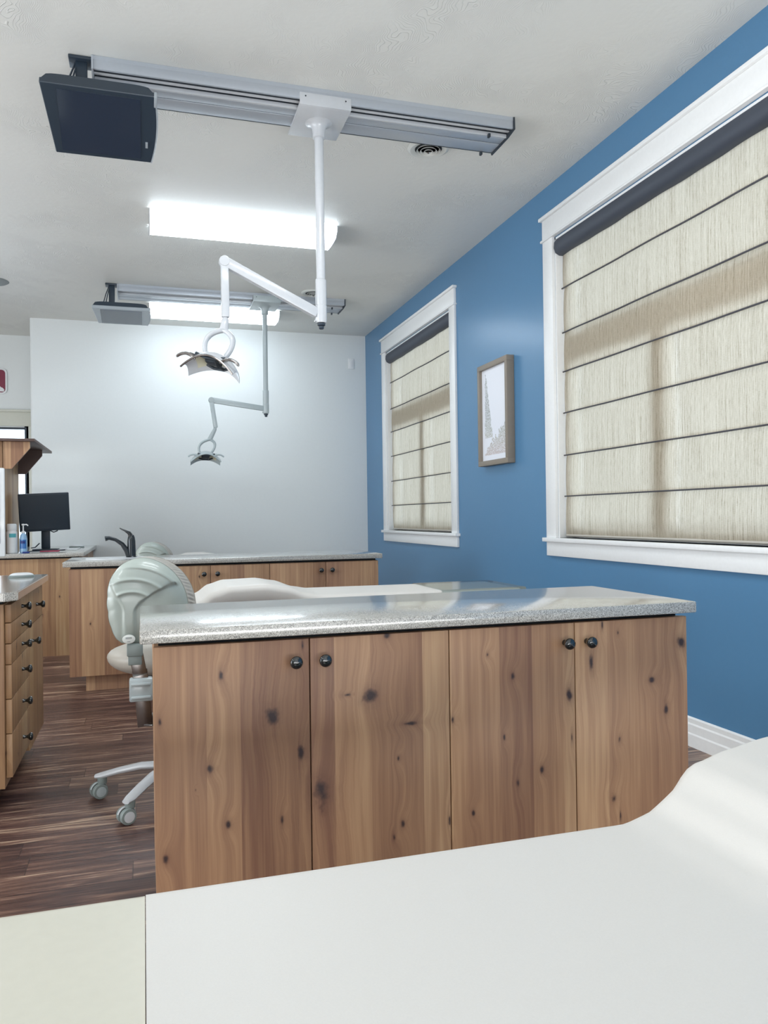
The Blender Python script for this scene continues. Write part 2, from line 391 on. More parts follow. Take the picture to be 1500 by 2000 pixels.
# windows on the blue wall
def window(num, W):
    y0, y1, z0, z1 = W; cw = .115; x = XR
    t = thing('window_%d' % num, (x, (y0+y1)/2, z0), kind='structure')
    for (a, b) in ((y0-cw, y0), (y1, y1+cw)): box('side_casing', x-.02, x, a, b, z0, z1+.01, M_TRIM, t, .002)
    bm = B(); bx(bm, x-.022, x, y0-cw, y1+cw, z1+.018, z1+.135, .002); obj('head_casing', bm, M_TRIM, t)
    bm = B(); bx(bm, x-.038, x, y0-cw-.018, y1+cw+.018, z1+.135, z1+.155, .003); bx(bm, x-.030, x, y0-cw-.012, y1+cw+.012, z1+.004, z1+.018, .003); obj('head_moulding', bm, M_TRIM, t)
    box('sill', x-.04, x+.09, y0-cw-.02, y1+cw+.02, z0-.024, z0, M_TRIM, t, .003)
    box('apron', x-.02, x, y0-cw, y1+cw, z0-.108, z0-.024, M_TRIM, t, .002)
    bm = B()   # jamb lining
    for (a, b) in ((y0, y0+.012), (y1-.012, y1)): bx(bm, x, x+.15, a, b, z0, z1)
    bx(bm, x, x+.15, y0, y1, z1-.012, z1); obj('jamb', bm, M_TRIM, t)
    bm = B(); fx0, fx1 = x+.085, x+.135; ym = (y0+y1)/2 - .03; zt = 1.95
    for (a, b) in ((y0+.012, y0+.065), (y1-.065, y1-.012)): bx(bm, fx0, fx1, a, b, z0, z1-.012, .004)
    bx(bm, fx0, fx1, y0+.012, y1-.012, z0, z0+.06, .004); bx(bm, fx0, fx1, y0+.012, y1-.012, z1-.07, z1-.012, .004)
    bx(bm, fx0-.005, fx1, y0+.06, y1-.06, zt-.02, zt+.15, .004)
    bx(bm, fx0, fx1, ym-.055, ym+.055, z0+.05, zt, .004)
    fr = obj('sash_frame', bm, M_TRIM, t)
    bm = B(); bx(bm, fx0+.022, fx0+.028, y0+.06, y1-.06, z0+.05, z1-.06); obj('pane', bm, M_GLASS, fr, smooth=False)
    return t
window(1, W1); window(2, W2)

def roman_shade(W, label, skew):
    y0, y1, z0, z1 = W; xs = 2.40
    t = thing('roman_shade', (xs, (y0+y1)/2, z0+.01), label, 'window shade', 'roman shades on the blue wall windows')
    seams = [2.396, 2.133, 1.902, 1.658, 1.408, 1.166]
    zb = .925; ya, yb = y0+.018, y1-.022
    bm = B(); zs = [2.64]+seams+[zb]
    def fx(y, k, d):     # soft waves in the hanging cloth
        return xs + .003*math.sin(y*9+k) + .002*math.sin(y*23+2*k) - .006*d
    n = 48
    for k in range(len(zs)-1):
        zt, zl = zs[k], zs[k+1]; rows = 8
        g = [[None]*(rows+1) for _ in range(n+1)]
        for i in range(n+1):
            for j in range(rows+1):
                s = i/n; v = j/rows; y = ya+(yb-ya)*s
                sag = 0
                ed = 0.
                if skew and k == len(zs)-2: ed = .03*v*v
                yy = y
                if s > .97 and ed: yy = y - ed
                bulge = math.sin(PI*v)*.006
                g[i][j] = bm.verts.new((fx(y, k*.7, v) - bulge*.7 + (.004 if j == 0 else 0), yy, zt+(zl-zt)*v + (-.012 if (k < len(zs)-2 and j == rows) else 0)))
        for i in range(n):
            for j in range(rows): bm.faces.new((g[i][j], g[i+1][j], g[i+1][j+1], g[i][j+1]))
    obj('fabric', bm, M_FABRIC, t, ang=1.2)
    for z in seams:
        bm = B(); tube(bm, [(xs-.011+.003*math.sin(y*9), y, z-.010) for y in [ya-.004+(yb-ya+.008)*i/24 for i in range(25)]], .0042, 6); obj('batten', bm, M_BATTEN, t)
    bm = B(); tube(bm, [(xs-.006, ya, zb), (xs-.006, yb-(.03 if skew else 0), zb)], .007, 8); obj('bottom_bar', bm, M_CUSH, t)
    bm = B(); prof = [(.03, .065), (-.035, .065), (-.052, .04), (-.055, .005), (-.045, -.022), (-.02, -.035), (.02, -.035), (.03, -.02)]
    prism(bm, [(xs-.005+a, y0+.014, 2.618+b) for a, b in prof], (0, y1-y0-.028, 0)); obj('headrail', bm, M_CASSETTE, t, ang=.8)
    return t
roman_shade(W1, 'large woven beige roman shade filling the nearer window, cut off by the right picture edge', False)
roman_shade(W2, 'narrow-looking beige roman shade on the farther window, left of the framed picture', True)

# bright glazed door in the far wall recess
t = thing('door_1', ((D1[0]+D1[1])/2, YF, 0), kind='structure')
box('head_casing', D1[0]-.1, XC, YF-.025, YF, 2.06, 2.21, M_CREAMTRIM, t, .002)
box('head_moulding', D1[0]-.12, XC, YF-.04, YF, 2.21, 2.235, M_CREAMTRIM, t, .003)
box('side_casing', D1[1]+.02, XC, YF-.02, YF, 0, 2.06, M_CREAMTRIM, t, .002)
bm = B(); bx(bm, D1[1]-.02, D1[1]+.02, YF, YF+.14, 0, 2.06); bx(bm, D1[0], D1[1], YF+.02, YF+.10, 2.03, 2.05); bx(bm, -2.05, -2.0, YF+.03, YF+.08, .0, 2.03)
bx(bm, D1[0], D1[1], YF+.03, YF+.08, 0, .12); bx(bm, D1[0], D1[1], YF+.04, YF+.07, 1.03, 1.05); obj('door_frame', bm, M_BLACKP, t, smooth=False)
box('pane', D1[0], D1[1]-.02, YF+.05, YF+.056, .1, 2.03, M_GLASS, t, smooth=False)
t = thing('window_3', (XL, 3., .85), kind='structure')
bm = B()
for y in (1.03, 2.33, 3.67, 4.97): bx(bm, XL-.10, XL-.04, y-.03, y+.03, .85, 2.45)
bx(bm, XL-.10, XL-.04, 1, 5, .85, .91); bx(bm, XL-.10, XL-.04, 1, 5, 2.39, 2.45); obj('sash_frame', bm, M_TRIM, t, smooth=False)

# ---------------------------------------------------------------- ceiling things
def light_fixture(x0, x1, y0, label):
    t = thing('fluorescent_fixture', ((x0+x1)/2, y0+.16, ZC-.085), label, 'ceiling light', 'wraparound ceiling lights')
    box('housing', x0-.004, x1+.004, y0+.02, y0+.32, ZC-.015, ZC-.0005, M_WHITEM, t, .002)
    prof = [(0, -.012), (.006, -.045), (.045, -.078), (.12, -.086), (.22, -.086), (.295, -.078), (.334, -.045), (.34, -.012)]
    bm = B(); prism(bm, [(x0, y0+a, ZC+b) for a, b in prof], (x1-x0, 0, 0)); obj('lens', bm, M_TUBE, t, ang=.7)
    for x in (x0-.006, x1):
        bm = B(); prism(bm, [(x, y0-.003+a*1.018, ZC-.002+b*1.02) for a, b in prof], (.006, 0, 0)); obj('end_cap', bm, M_WHITEM, t, smooth=False)
    return t
light_fixture(.062, 1.275, 5.175, 'glowing white wraparound ceiling light crossed by the nearer lamp pole')
light_fixture(.075, 1.262, 7.46, 'glowing white ceiling light partly hidden behind the farther track, near the back wall')

def track(x0, x1, y0, label, mname):
    t = thing('ceiling_track', ((x0+x1)/2, y0+.13, ZC-.07), label, 'ceiling track', 'aluminium lamp tracks on the ceiling')
    y1 = y0+.255; z = ZC
    bm = B()
    bx(bm, x0, x1, y0, y1-.03, z-.018, z-.0005); bx(bm, x0, x1, y0, y0+.012, z-.058, z-.016, .002)
    bx(bm, x0, x1, y0+.085, y0+.15, z-.066, z-.016, .003); bx(bm, x0, x1, y0+.158, y1, z-.066, z-.03, .003)
    obj('rail', bm, M_ALU, t, ang=.5)
    bm = B(); bx(bm, x0+.002, x1-.002, y0+.012, y0+.085, z-.045, z-.019); bx(bm, x0+.002, x1-.002, y0+.150, y0+.158, z-.062, z-.019); bx(bm, x0+.002, x1-.002, y1-.004, y1+.004, z-.066, z-.05); obj('channel', bm, M_ALUD, t, smooth=False)
    bm = B(); bx(bm, x0, x1, y0+.045, y0+.06, z-.052, z-.046, .001); bx(bm, x0, x1, y0+.076, y0+.088, z-.068, z-.05, .002); obj('slide_lip', bm, M_WHITEM, t)
    for x in (x0-.008, x1):
        bm = B(); prism(bm, [(x, y0-.004, z-.001), (x, y0-.006, z-.062), (x, y0+.07, z-.072), (x, y1+.008, z-.074), (x, y1+.008, z-.055), (x, y1-.03, z-.001)], (.008, 0, 0)); obj('end_cap', bm, M_ALUD if x > x0 else M_ALU, t, smooth=False)
    for (dx, dy) in ((-.10, .06), (-.06, .25)):
        box('stop_clip', x1+dx-.006, x1+dx+.006, y0+dy, y0+dy+.02, z-.082, z-.064, M_ALUD, t, .002)
    return t
track(-.182, 1.782, 3.545, 'long aluminium ceiling track nearest the camera, carrying the larger-looking lamp', 'a')
track(-.183, 1.772, 6.945, 'aluminium ceiling track farther back, in front of the second glowing light', 'b')

def vent(x, y, r, label):
    t = thing('ceiling_vent', (x, y, ZC-.03), label, 'air vent', 'round ceiling vents')
    bm = B(); lathe(bm, [(r*.60, -.001), (r, -.001), (r*1.0, -.006), (r*.86, -.014), (r*.66, -.010), (r*.60, -.006)], (x, y, ZC), seg=40); obj('flange', bm, M_VENT, t)
    bm = B(); lathe(bm, [(r*.65, -.0065), (r*.65, -.009), (.002, -.009), (.002, -.0065)], (x, y, ZC), seg=32); obj('throat', bm, M_DARK, t)
    for k, (ra, dz) in enumerate(((.50, 0), (.34, .004), (.17, .008))):
        bm = B(); lathe(bm, [(r*ra, -.010-dz), (r*(ra+.06), -.019-dz), (r*(ra+.075), -.019-dz), (r*(ra+.015), -.010-dz)], (x, y, ZC), seg=32); obj('vent_ring', bm, M_VENT, t)
    bm = B(); lathe(bm, [(r*.05, -.009), (r*.09, -.028), (.003, -.034)], (x, y, ZC), seg=16); obj('centre_stud', bm, M_CHROME, t)
vent(1.487, 3.962, .113, 'round white ceiling vent beside the right end of the nearer track')
vent(1.455, 6.81, .108, 'round ceiling vent half hidden behind the nearer lamp pole sleeve')
bm = B(); lathe(bm, [(.002, -.012), (.12, -.010), (.135, -.001), (.002, -.001)], (-1.175, 7.12, ZC), seg=36)
tag(obj('ceiling_speaker', bm, M_SPK), 'flat grey round ceiling speaker cut by the left picture edge', 'speaker')

# ceiling monitors
def ceiling_monitor(yc, zc, tilt, label, scr, side):
    cx = -.158; t = thing('ceiling_monitor', (cx-.06, yc, zc), label, 'monitor', 'ceiling monitors')
    a = math.radians(tilt); rot = Matrix.Rotation(-a, 3, 'X'); piv = (cx, yc, zc); hw = .222; hl = .17
    def pt(u, v, n):     # u along x, v away from camera, n upward (behind the screen)
        return Vector(piv) + rot @ Vector((u, v, n))
    bm = B(); out = []
    for i in range(9): s = -1+2*i/8; out.append((hw + .016*(1-s*s) - .006*(s+1), s*hl))
    for i in range(9): s = 1-2*i/8; out.append((-hw + .017*(s+1), s*hl))
    # front frame
    prism(bm, [pt(u, v, 0) for u, v in out], rot @ Vector((0, 0, .028))); bmesh.ops.bevel(bm, geom=bm.edges[:], offset=.003, segments=1, affect='EDGES')
    obj('bezel', bm, side, t, ang=.5)
    bm = B(); bx(bm, cx-.160, cx+.165, yc-hl+.022, yc+hl-.02, zc-.003, zc+.002, 0, 2, rot, piv); obj('screen', bm, scr, t, smooth=False)
    bm = B()
    def hs(i, j):
        s = -1+2*i; v = -1+2*j; e = max(0, 1-abs(s)**7)**.5 * max(0, 1-max(v, 0)**4)**.5
        return pt(s*(hw-.006)+(.012*(v+1) if s < 0 else 0), v*(hl-.002), .026+.044*e**.7*(.9+.1*v))
    gv = grid(bm, hs, 24, 16); hb = [bm.verts.new(pt(-1*(hw-.006)+2*(hw-.006)*i/24, -hl+.002, .026)) for i in range(25)]
    for i in range(24): bm.faces.new((hb[i], hb[i+1], gv[i+1][0], gv[i][0]))
    bx(bm, cx-hw+.04, cx+hw-.03, yc-hl+.005, yc+hl-.02, zc+.024, zc+.028, 0, 2, rot, piv); obj('back_housing', bm, M_BLACKP, t, ang=1.)
    bm = B(); bx(bm, cx+.185, cx+.195, yc+.06, yc+.09, zc-.003, zc+.001, 0, 2, rot, piv); obj('badge', bm, M_SILVER, t, smooth=False)
    bm = B(); bx(bm, cx+hw-.002, cx+hw+.010, yc-hl, yc-hl+.05, zc-.004, zc+.03, .002, 2, rot, piv); obj('corner_trim', bm, M_SILVER, t)
    bm = B(); tube(bm, [pt(hw + .017*(1-(s*s)) - .006*(s+1), s*hl, .002) for s in [-1+i/6 for i in range(13)]], .0035, 6); obj('edge_trim', bm, M_SILVER, t)
    bm = B(); px, py = cx-.075, yc+.06
    bx(bm, px-.024, px+.024, py-.02, py+.02, zc+.06, ZC-.012, .005); bx(bm, px-.05, px+.05, py-.045, py+.045, ZC-.014, ZC-.0008, .003)
    bx(bm, px-.03, px+.14, py-.02, py+.03, zc+.075, zc+.10, .006); obj('mount', bm, M_BLACKP, t)
    for k, dx in enumerate((-.035, -.05)):
        bm = B(); tube(bm, [(px+dx*.4, py-.01, ZC-.01), (px+dx*.9, py-.03, ZC-.09), (px+dx*1.3, py-.04, zc+.12), (px+dx*1.5, py-.05, zc+.055)], .004, 6); obj('cable', bm, M_BLACKP, t)
    return t
ceiling_monitor(3.545, 2.735, 25, 'dark slate monitor tilted steeply at the left end of the nearer track', M_SCREEN, M_BLACKP)
ceiling_monitor(6.93, 2.745, 7, 'grey-faced monitor held nearly flat at the left end of the farther track', M_SCREENG, M_SILVER)

# dental lights
def dental_light(px, py, zb, elbow, lower, joint, head, label, enamel, rz, tilt, zpl=2.955):
    t = thing('dental_light', (px, py, zb), label, 'dental light', 'pole-mounted dental lights')
    bm = B(); bx(bm, px-.122, px+.122, py-.15, py+.15, zpl-.012, zpl+.004, .003); bx(bm, px-.122, px+.122, py-.158, py-.150, zpl-.012, zpl+.045, .003); obj('carriage_plate', bm, enamel, t)
    for dx in (-.095, .095):
        bm = B(); lathe(bm, [(.0035, 0), (.0035, .002), (.001, .003)], (px+dx, py-.158, zpl+.028), Vector((0, -1, 0)), 10); obj('screw', bm, M_ALUD, t)
    bm = B(); lathe(bm, [(.065, 0), (.045, -.008), (.034, -.022), (.030, -.050), (.030, -.070), (.024, -.074)], (px, py, zpl-.012), seg=28); obj('pole_flange', bm, enamel, t)
    bm = B(); lathe(bm, [(.0215, 0), (.0215, zpl-.03-zb-.15)], (px, py, zb+.15), seg=24); obj('pole', bm, enamel, t)
    bm = B(); lathe(bm, [(.022, .21), (.0265, .205), (.0265, .088), (.0255, .086), (.0255, .083), (.0272, .081), (.0272, .008), (.024, 0)], (px, py, zb), seg=28); obj('sleeve', bm, enamel, t)
    bm = B(); lathe(bm, [(.012, 0), (.019, -.002), (.019, -.012), (.012, -.016), (.012, -.026), (.009, -.03)], (px, py, zb), seg=18); obj('end_knob', bm, M_BLACKP, t)
    e = Vector(elbow)
    bm = B(); bar(bm, (px-.02, py, zb+.045), e, .036, .046); bar(bm, Vector((px, py, zb+.036))+Vector((-.03, 0, -.02)), Vector((px, py, zb+.036))+Vector((-.012, 0, -.026)), .03, .02, .003); obj('spring_arm', bm, enamel, t)
    bm = B(); lathe(bm, [(.023, -.02), (.025, -.016), (.025, .016), (.023, .02)], e, Vector((0, 1, 0)), 20); obj('elbow', bm, enamel, t)
    l = Vector(lower); j = Vector(joint); h = Vector(head)
    bm = B(); bar(bm, e, l, .034, .036); obj('lower_arm', bm, enamel, t)
    bm = B(); tube(bm, [l+(l-j)*.0, l*.85+j*.15, l*.4+j*.6, j], [.010, .016, .019, .021], 16); obj('neck', bm, enamel, t)
    rot = Matrix.Rotation(rz, 3, 'Z') @ Matrix.Rotation(tilt, 3, 'Y') @ Matrix.Rotation(math.radians(-14), 3, 'X')
    def L(x, y, z): return h + rot @ Vector((x, y, z))
    for s in (-1, 1):   # the two sides of the open yoke
        e2 = L(s*.05, .0, .028); bm = B()
        mid = (j+e2)/2 + (rot @ Vector((s*.075, -.01, .03)))
        pts = [j*(1-k)**2 + 2*mid*k*(1-k) + e2*k*k for k in [i/10 for i in range(11)]]
        tube(bm, pts, [.017]*6+[.015]*5, 12, flat=.7); obj('yoke_arm', bm, enamel, t)
    bm = B(); n = 24
    def surf(s, v, off):
        s = -1+2*s; v = -1+2*v; wd = .085*(1-.42*abs(s)**1.5)
        return L(s*.128, v*wd, .048*(1-v*v)*(1-.35*s*s) - .060*abs(s)**2.0 - .006 - off)
    top = grid(bm, lambda s, v: surf(s, v, 0), n, 12); bot = grid(bm, lambda s, v: surf(s, v, .007), n, 12)
    for (a, b) in ((top, bot),):
        for i in range(n):
            for jx in (0, 12): bm.faces.new((a[i][jx], a[i+1][jx], b[i+1][jx], b[i][jx]))
        for jx in range(12):
            for i in (0, n): bm.faces.new((a[i][jx], a[i][jx+1], b[i][jx+1], b[i][jx]))
    obj('reflector_shell', bm, enamel, t, ang=1.)
    bm = B(); tube(bm, [surf(i/24, 0, .004) for i in range(25)], .0048, 8); obj('shell_rim', bm, M_STEELB if enamel is M_WHITEM else M_GREYM, t)
    bm = B()
    def refl(s, v):
        p = surf(.14+.72*s, .12+.76*v, .0085); return p
    grid(bm, refl, 14, 8); obj('reflector', bm, M_CREAMREF, t, ang=1.2)
    bm = B(); bx(bm, -.035, .035, -.028, .028, -.018, .026, .008); 
    for v in bm.verts: v.co = L(*v.co)
    tube(bm, [L(-.07, -.055, .004), L(-.02, -.062, -.012), L(.03, -.062, -.014), L(.075, -.05, 0)], .007, 8)
    tube(bm, [L(-.07, .055, .004), L(-.02, .062, -.012), L(.03, .062, -.014), L(.075, .05, 0)], .007, 8)
    tube(bm, [L(.03, -.062, -.012), L(.02, 0, -.02), L(.03, .062, -.012)], .006, 8)
    obj('lamp_module', bm, M_ALUD, t)
    for s in (-1, 1):
        bm = B(); pts = [L(s*.095+.05*math.sin(k)*1.0 + s*.012, -.075+.012*abs(math.sin(k)), -.012-.03*(1-math.cos(k))*1.1) for k in [-1.15+2.3*i/12 for i in range(13)]]
        tube(bm, pts, [.004]+[.0075]*11+[.004], 8); tube(bm, [L(s*.09, -.07, -.008), L(s*.07, -.03, 0)], .006, 8); obj('handle', bm, M_STEELB if enamel is M_WHITEM else M_GREYM, t)
    return t
dental_light(.828, 3.70, 1.985, (.372, 3.70, 2.243), (.375, 3.70, 1.985), (.366, 3.70, 1.925), (.320, 3.70, 1.780),
    'white dental light on the nearer ceiling pole, arm folded above the wide lamp head', M_WHITEM, math.radians(-28), math.radians(11), 2.957)
dental_light(1.062, 7.06, 1.985, (.582, 7.06, 2.092), (.617, 7.06, 1.85), (.565, 7.06, 1.745), (.527, 7.06, 1.60),
    'smaller-looking grey dental light on the farther pole, in front of the back wall', M_GREYM, 0., 0., 2.957)

# ---------------------------------------------------------------- cabinets
def knob(parent, p, ax):
    bm = B(); lathe(bm, [(.008, 0), (.007, .004), (.0055, .012), (.008, .018), (.0145, .023), (.016, .028), (.0145, .033), (.008, .036), (.001, .037)], p, Vector(ax), 20)
    return obj('knob', bm, M_KNOB, parent, ang=1.)
CT = .80; CB = .768
# nearest island
t = thing('base_cabinet', (.75, 2.15, 0), 'knotty wood four-door base cabinet in the centre foreground, behind the white chair', 'cabinet')
xs_ = [.017, .387, .755, 1.123, 1.487]
box('carcass', .020, 1.484, 1.931, 2.405, .10, CB-.014, M_WOOD, t, .001)
box('gap_shade', .03, 1.475, 1.945, 2.395, CB-.016, CB, M_DARK, t)  # dark strip standing in for shade in the gap under the countertop
box('toe_kick', .09, 1.42, 1.99, 2.34, 0, .10, M_WOODD, t)
for i in range(4):
    d = box('door', xs_[i]+.0015, xs_[i+1]-.0015, 1.91, 1.930, .10, .756, M_WOODF, t, .0012)
    k = {0: .349, 1: .421, 2: 1.092, 3: 1.160}[i]; knob(d, (k, 1.909, .704), (0, -1, 0))
tag(box('countertop', -.012, 1.502, 1.885, 2.43, CB, CT, M_QUARTZ, None, .004), 'speckled grey quartz countertop on the central four-door island, nearest the camera', 'countertop')
# island farther back
t = thing('base_cabinet', (.54, 5.4, 0), 'long wooden base cabinet island farther back, below the black tap', 'cabinet')
xb = [-.44, .03, .405, .783, 1.157, 1.522]
box('carcass', -.437, 1.519, 5.151, 5.66, .10, CB-.014, M_WOOD, t, .001)
box('gap_shade', -.43, 1.51, 5.16, 5.65, CB-.016, CB, M_DARK, t)  # painted shade filling the gap above the doors
box('toe_kick', -.35, 1.42, 5.19, 5.60, 0, .10, M_WOOD, t)
for i in range(5):
    d = box('door', xb[i]+.0015, xb[i+1]-.0015, 5.13, 5.150, .10, .752, M_WOOD, t, .0012)
    k = {0: None, 1: .363, 2: .447, 3: 1.122, 4: 1.196}[i]
    if k: knob(d, (k, 5.129, .70), (0, -1, 0))
bm = B(); bx(bm, -.470, 1.545, 5.105, 5.72, CB, CT, .004); tag(obj('countertop', bm, M_QUARTZ), 'grey quartz countertop with the black tap, on the farther island', 'countertop')
t = thing('sink', (-.17, 5.42, CT), 'low white-rimmed sink set in the farther countertop, left of the tap', 'sink')
bm = B(); prism(bm, [(-.17+.19*math.cos(a)*(1 if abs(math.cos(a)) < .7 else 1), 5.42+.15*math.sin(a), CT+.0005) for a in [2*PI*i/32 for i in range(32)]], (0, 0, .005)); obj('rim', bm, M_WHITEP, t, ang=.4)
# near-left drawer cabinet
t = thing('drawer_cabinet', (-1.1, 3.58, 0), 'wooden cabinet with a column of six black-knobbed drawers at left picture edge', 'cabinet')
XD = -.46
box('carcass', -1.95, XD-.022, 3.085, 4.02, .10, CB-.012, M_WOODL, t, .001)
box('gap_shade', -1.93, XD-.03, 3.11, 4.0, CB-.014, CB, M_DARK, t)  # dark filler, shade painted in above the drawers
box('toe_kick', -1.9, XD-.09, 3.16, 3.98, 0, .10, M_WOODD, t)
zd = [.132, .290, .414, .538, .613, .688, .755]
for i in range(6):
    d = box('drawer', XD-.020, XD, 3.105, 3.556, zd[i]+.0015, zd[i+1]-.0015, M_WOODL, t, .001)
    zc_ = (zd[i]+zd[i+1])/2; knob(d, (XD+.001, 3.36, zc_), (1, 0, 0))
d = box('drawer', XD-.020, XD, 3.559, 4.015, .6145, .7535, M_WOODL, t, .001); knob(d, (XD+.001, 3.80, .683), (1, 0, 0))
d = box('door', XD-.020, XD, 3.559, 4.015, .102, .6115, M_WOODL, t, .001); knob(d, (XD+.001, 3.64, .545), (1, 0, 0))
bm = B(); prism(bm, [(-1.97, 3.06, CB), (-.475, 3.06, CB), (-.435, 3.10, CB), (-.435, 4.045, CB), (-1.97, 4.045, CB)], (0, 0, CT-CB))
bmesh.ops.bevel(bm, geom=bm.edges[:], offset=.003, segments=2, affect='EDGES'); tag(obj('countertop', bm, M_QUARTZ), 'glossy quartz countertop over the six drawers, with a white mouse on it', 'countertop')
# far-left workstation cabinet
t = thing('end_cabinet', (-.9, 7.4, 0), 'plain wooden end cabinet under the desk monitor, by the back wall', 'cabinet')
box('end_panel', -1.60, -.468, 6.600, 6.622, .0, CB-.012, M_WOODL, t, .001)
box('carcass', -1.60, -.48, 6.622, 8.30, .0, CB-.012, M_WOOD, t, .001)
box('gap_shade', -1.58, -.50, 6.63, 8.28, CB-.014, CB, M_DARK, t)  # dark filler for the shaded slit below the slab
tag(obj('countertop', bx(B(), -1.62, -.450, 6.575, 8.325, CB, CT, .003), M_QUARTZ), 'grey quartz countertop holding the desk monitor and the two bottles', 'countertop')
# hutch panel with bracketed shelf standing on it
t = thing('hutch_shelf', (-.95, 7.2, CT), 'wooden upright hutch panel with a bracketed top shelf, above the bottles at left', 'shelf unit')
box('upright_panel', -1.056, -1.030, 6.62, 7.45, CT, 1.665, M_WOODL, t, .001)
box('shelf_board', -1.6, -.795, 6.58, 7.78, 1.665, 1.685, M_WOODD, t, .001)
for y in (6.63, 7.40):
    bm = B(); prism(bm, [(-1.028, y, 1.664), (-.835, y, 1.664), (-.835, y, 1.615), (-.965, y, 1.455), (-1.028, y, 1.455)], (0, .02, 0)); obj('bracket', bm, M_WOODD if y > 7 else M_WOOD, t, smooth=False)

# ---------------------------------------------------------------- small things on the counters
def mouse(x, y, rz, label, s=1.):
    t = thing('computer_mouse', (x, y, CT), label, 'mouse')
    rot = Matrix.Rotation(rz, 3, 'Z')
    for nm, m_, k0, k1 in (('mouse_base', M_GREYP, 0., .35), ('mouse_top', M_WHITEP, .34, 1.)):
        bm = B()
        def fn(u, v):
            a = 2*PI*u; q = k0+(k1-k0)*v; ph = q*PI/2; rr = math.cos(ph*.98)**.55 if q > 0 else 1
            return Vector((x, y, CT+.0005)) + rot @ Vector((.058*s*rr*math.cos(a), .032*s*rr*math.sin(a), .022*s*math.sin(ph)**1.1))
        vv = grid(bm, fn, 24, 8, closed_u=True)
        bm.faces.new([r[0] for r in vv]); bm.faces.new([r[-1] for r in vv]); obj(nm, bm, m_, t, ang=1.2)
mouse(-.528, 3.87, math.radians(15), 'white computer mouse on the glossy drawer-cabinet countertop', .95)
mouse(-.59, 7.75, math.radians(10), 'small white computer mouse at the right end of the far-left countertop', 1.15)
t = thing('computer_keyboard', (-.82, 3.86, CT), 'white keyboard on the drawer-cabinet countertop, left of the nearer mouse', 'keyboard')
box('key_tray', -1.04, -.63, 3.80, 3.93, CT+.0005, CT+.012, M_WHITEP, t, .003)
for i in range(4):
    for j in range(12): box('key', -1.03+j*.033, -1.03+j*.033+.028, 3.806+i*.029, 3.806+i*.029+.024, CT+.0125, CT+.016, M_WHITEP, t, .002)
t = thing('desktop_computer', (-.84, 4.0, CT), 'white upright computer display seen edge-on at the far left edge', 'computer')
bm = B(); bx(bm, -1.08, -.612, 3.985, 4.005, CT+.09, CT+.50, .006); obj('display_case', bm, M_WHITEP, t)
box('display_screen', -1.06, -.632, 3.981, 3.986, CT+.15, CT+.48, M_SCREEN, t, smooth=False)
bm = B(); bx(bm, -.92, -.76, 3.96, 4.035, CT+.0005, CT+.008, .003); bx(bm, -.88, -.80, 4.005, 4.013, CT+.006, CT+.16, .002); obj('stand', bm, M_SILVER, t)
# desk monitor
t = thing('desk_monitor', (-.80, 7.32, CT), 'black desk monitor tilted back on its stand, on the far-left countertop', 'monitor')
rot = Matrix.Rotation(math.radians(9), 3, 'Z') @ Matrix.Rotation(math.radians(7), 3, 'X') @ Matrix.Rotation(math.radians(-2.5), 3, 'Y'); pv = (-.80, 7.22, 1.125)
bm = B(); bx(bm, -1.00, -.605, 7.20, 7.235, .965, 1.285, .006, 2, rot, pv); obj('case', bm, M_BLACKP, t)
bm = B(); bx(bm, -.985, -.62, 7.1975, 7.202, .985, 1.272, 0, 2, rot, pv); obj('screen', bm, plain('blank_monitor_screen', srgb(30, 48, 62), .3), t, smooth=False)
bm = B(); bx(bm, -.835, -.765, 7.27, 7.29, CT+.012, 1.10, .004); bx(bm, -.81, -.79, 7.235, 7.275, 1.06, 1.13, .003); obj('stand_neck', bm, M_BLACKP, t)
bm = B(); bx(bm, -.90, -.70, 7.20, 7.37, CT+.0005, CT+.012, .004); obj('stand_base', bm, M_BLACKP, t)
for (a, b) in (((-.77, 7.26, .97), (-.70, 7.22, .965)), ((-.85, 7.29, .86), (-.92, 7.33, .82))):
    bm = B(); tube(bm, [a, ((a[0]+b[0])/2, a[1], (a[2]+b[2])/2-.015), b], .005, 6); obj('cable', bm, M_BLACKP, t)
box_ = box('red_notepad', -.80, -.66, 6.86, 6.98, CT+.0005, CT+.008, M_REDPAPER, None, .001); tag(box_, 'flat dark-red notepad in front of the desk monitor', 'notepad')
bm = B(); tube(bm, [(-.93, 6.86, CT+.006), (-.72, 6.98, CT+.006), (-.62, 7.12, CT+.006)], .0045, 6); tag(obj('stylus_pen', bm, M_BLACKP), 'thin dark pen lying across the red notepad area', 'pen')
box_ = box('white_tray', -.69, -.54, 7.1, 7.5, CT+.0005, CT+.008, M_WHITEP, None, .002); tag(box_, 'thin white tray lying between the notepad and the far mouse', 'tray')
t = thing('white_tub', (-.985, 6.72, CT), 'white plastic wipes tub with a teal label patch, beneath the hutch', 'container')
bm = B(); lathe(bm, [(.036, .0005), (.041, .005), (.041, .165), (.034, .180)], (-.985, 6.72, CT), seg=24); obj('tub_body', bm, M_WHITEP, t)
bm = B(); lathe(bm, [(.037, .180), (.038, .185), (.038, .222), (.033, .230), (.02, .232)], (-.985, 6.72, CT), seg=24); obj('lid', bm, M_WHITEP, t)
bm = B(); grid(bm, lambda u, v: Vector((-.985+.0416*math.sin(-.3+1.3*u), 6.72-.0416*math.cos(-.3+1.3*u), CT+.125+.03*v)), 8, 2); obj('label_patch', bm, M_TEAL, t)
t = thing('pump_bottle', (-.905, 6.75, CT), 'blue hand-sanitiser pump bottle with white pump, right of the tub', 'bottle')
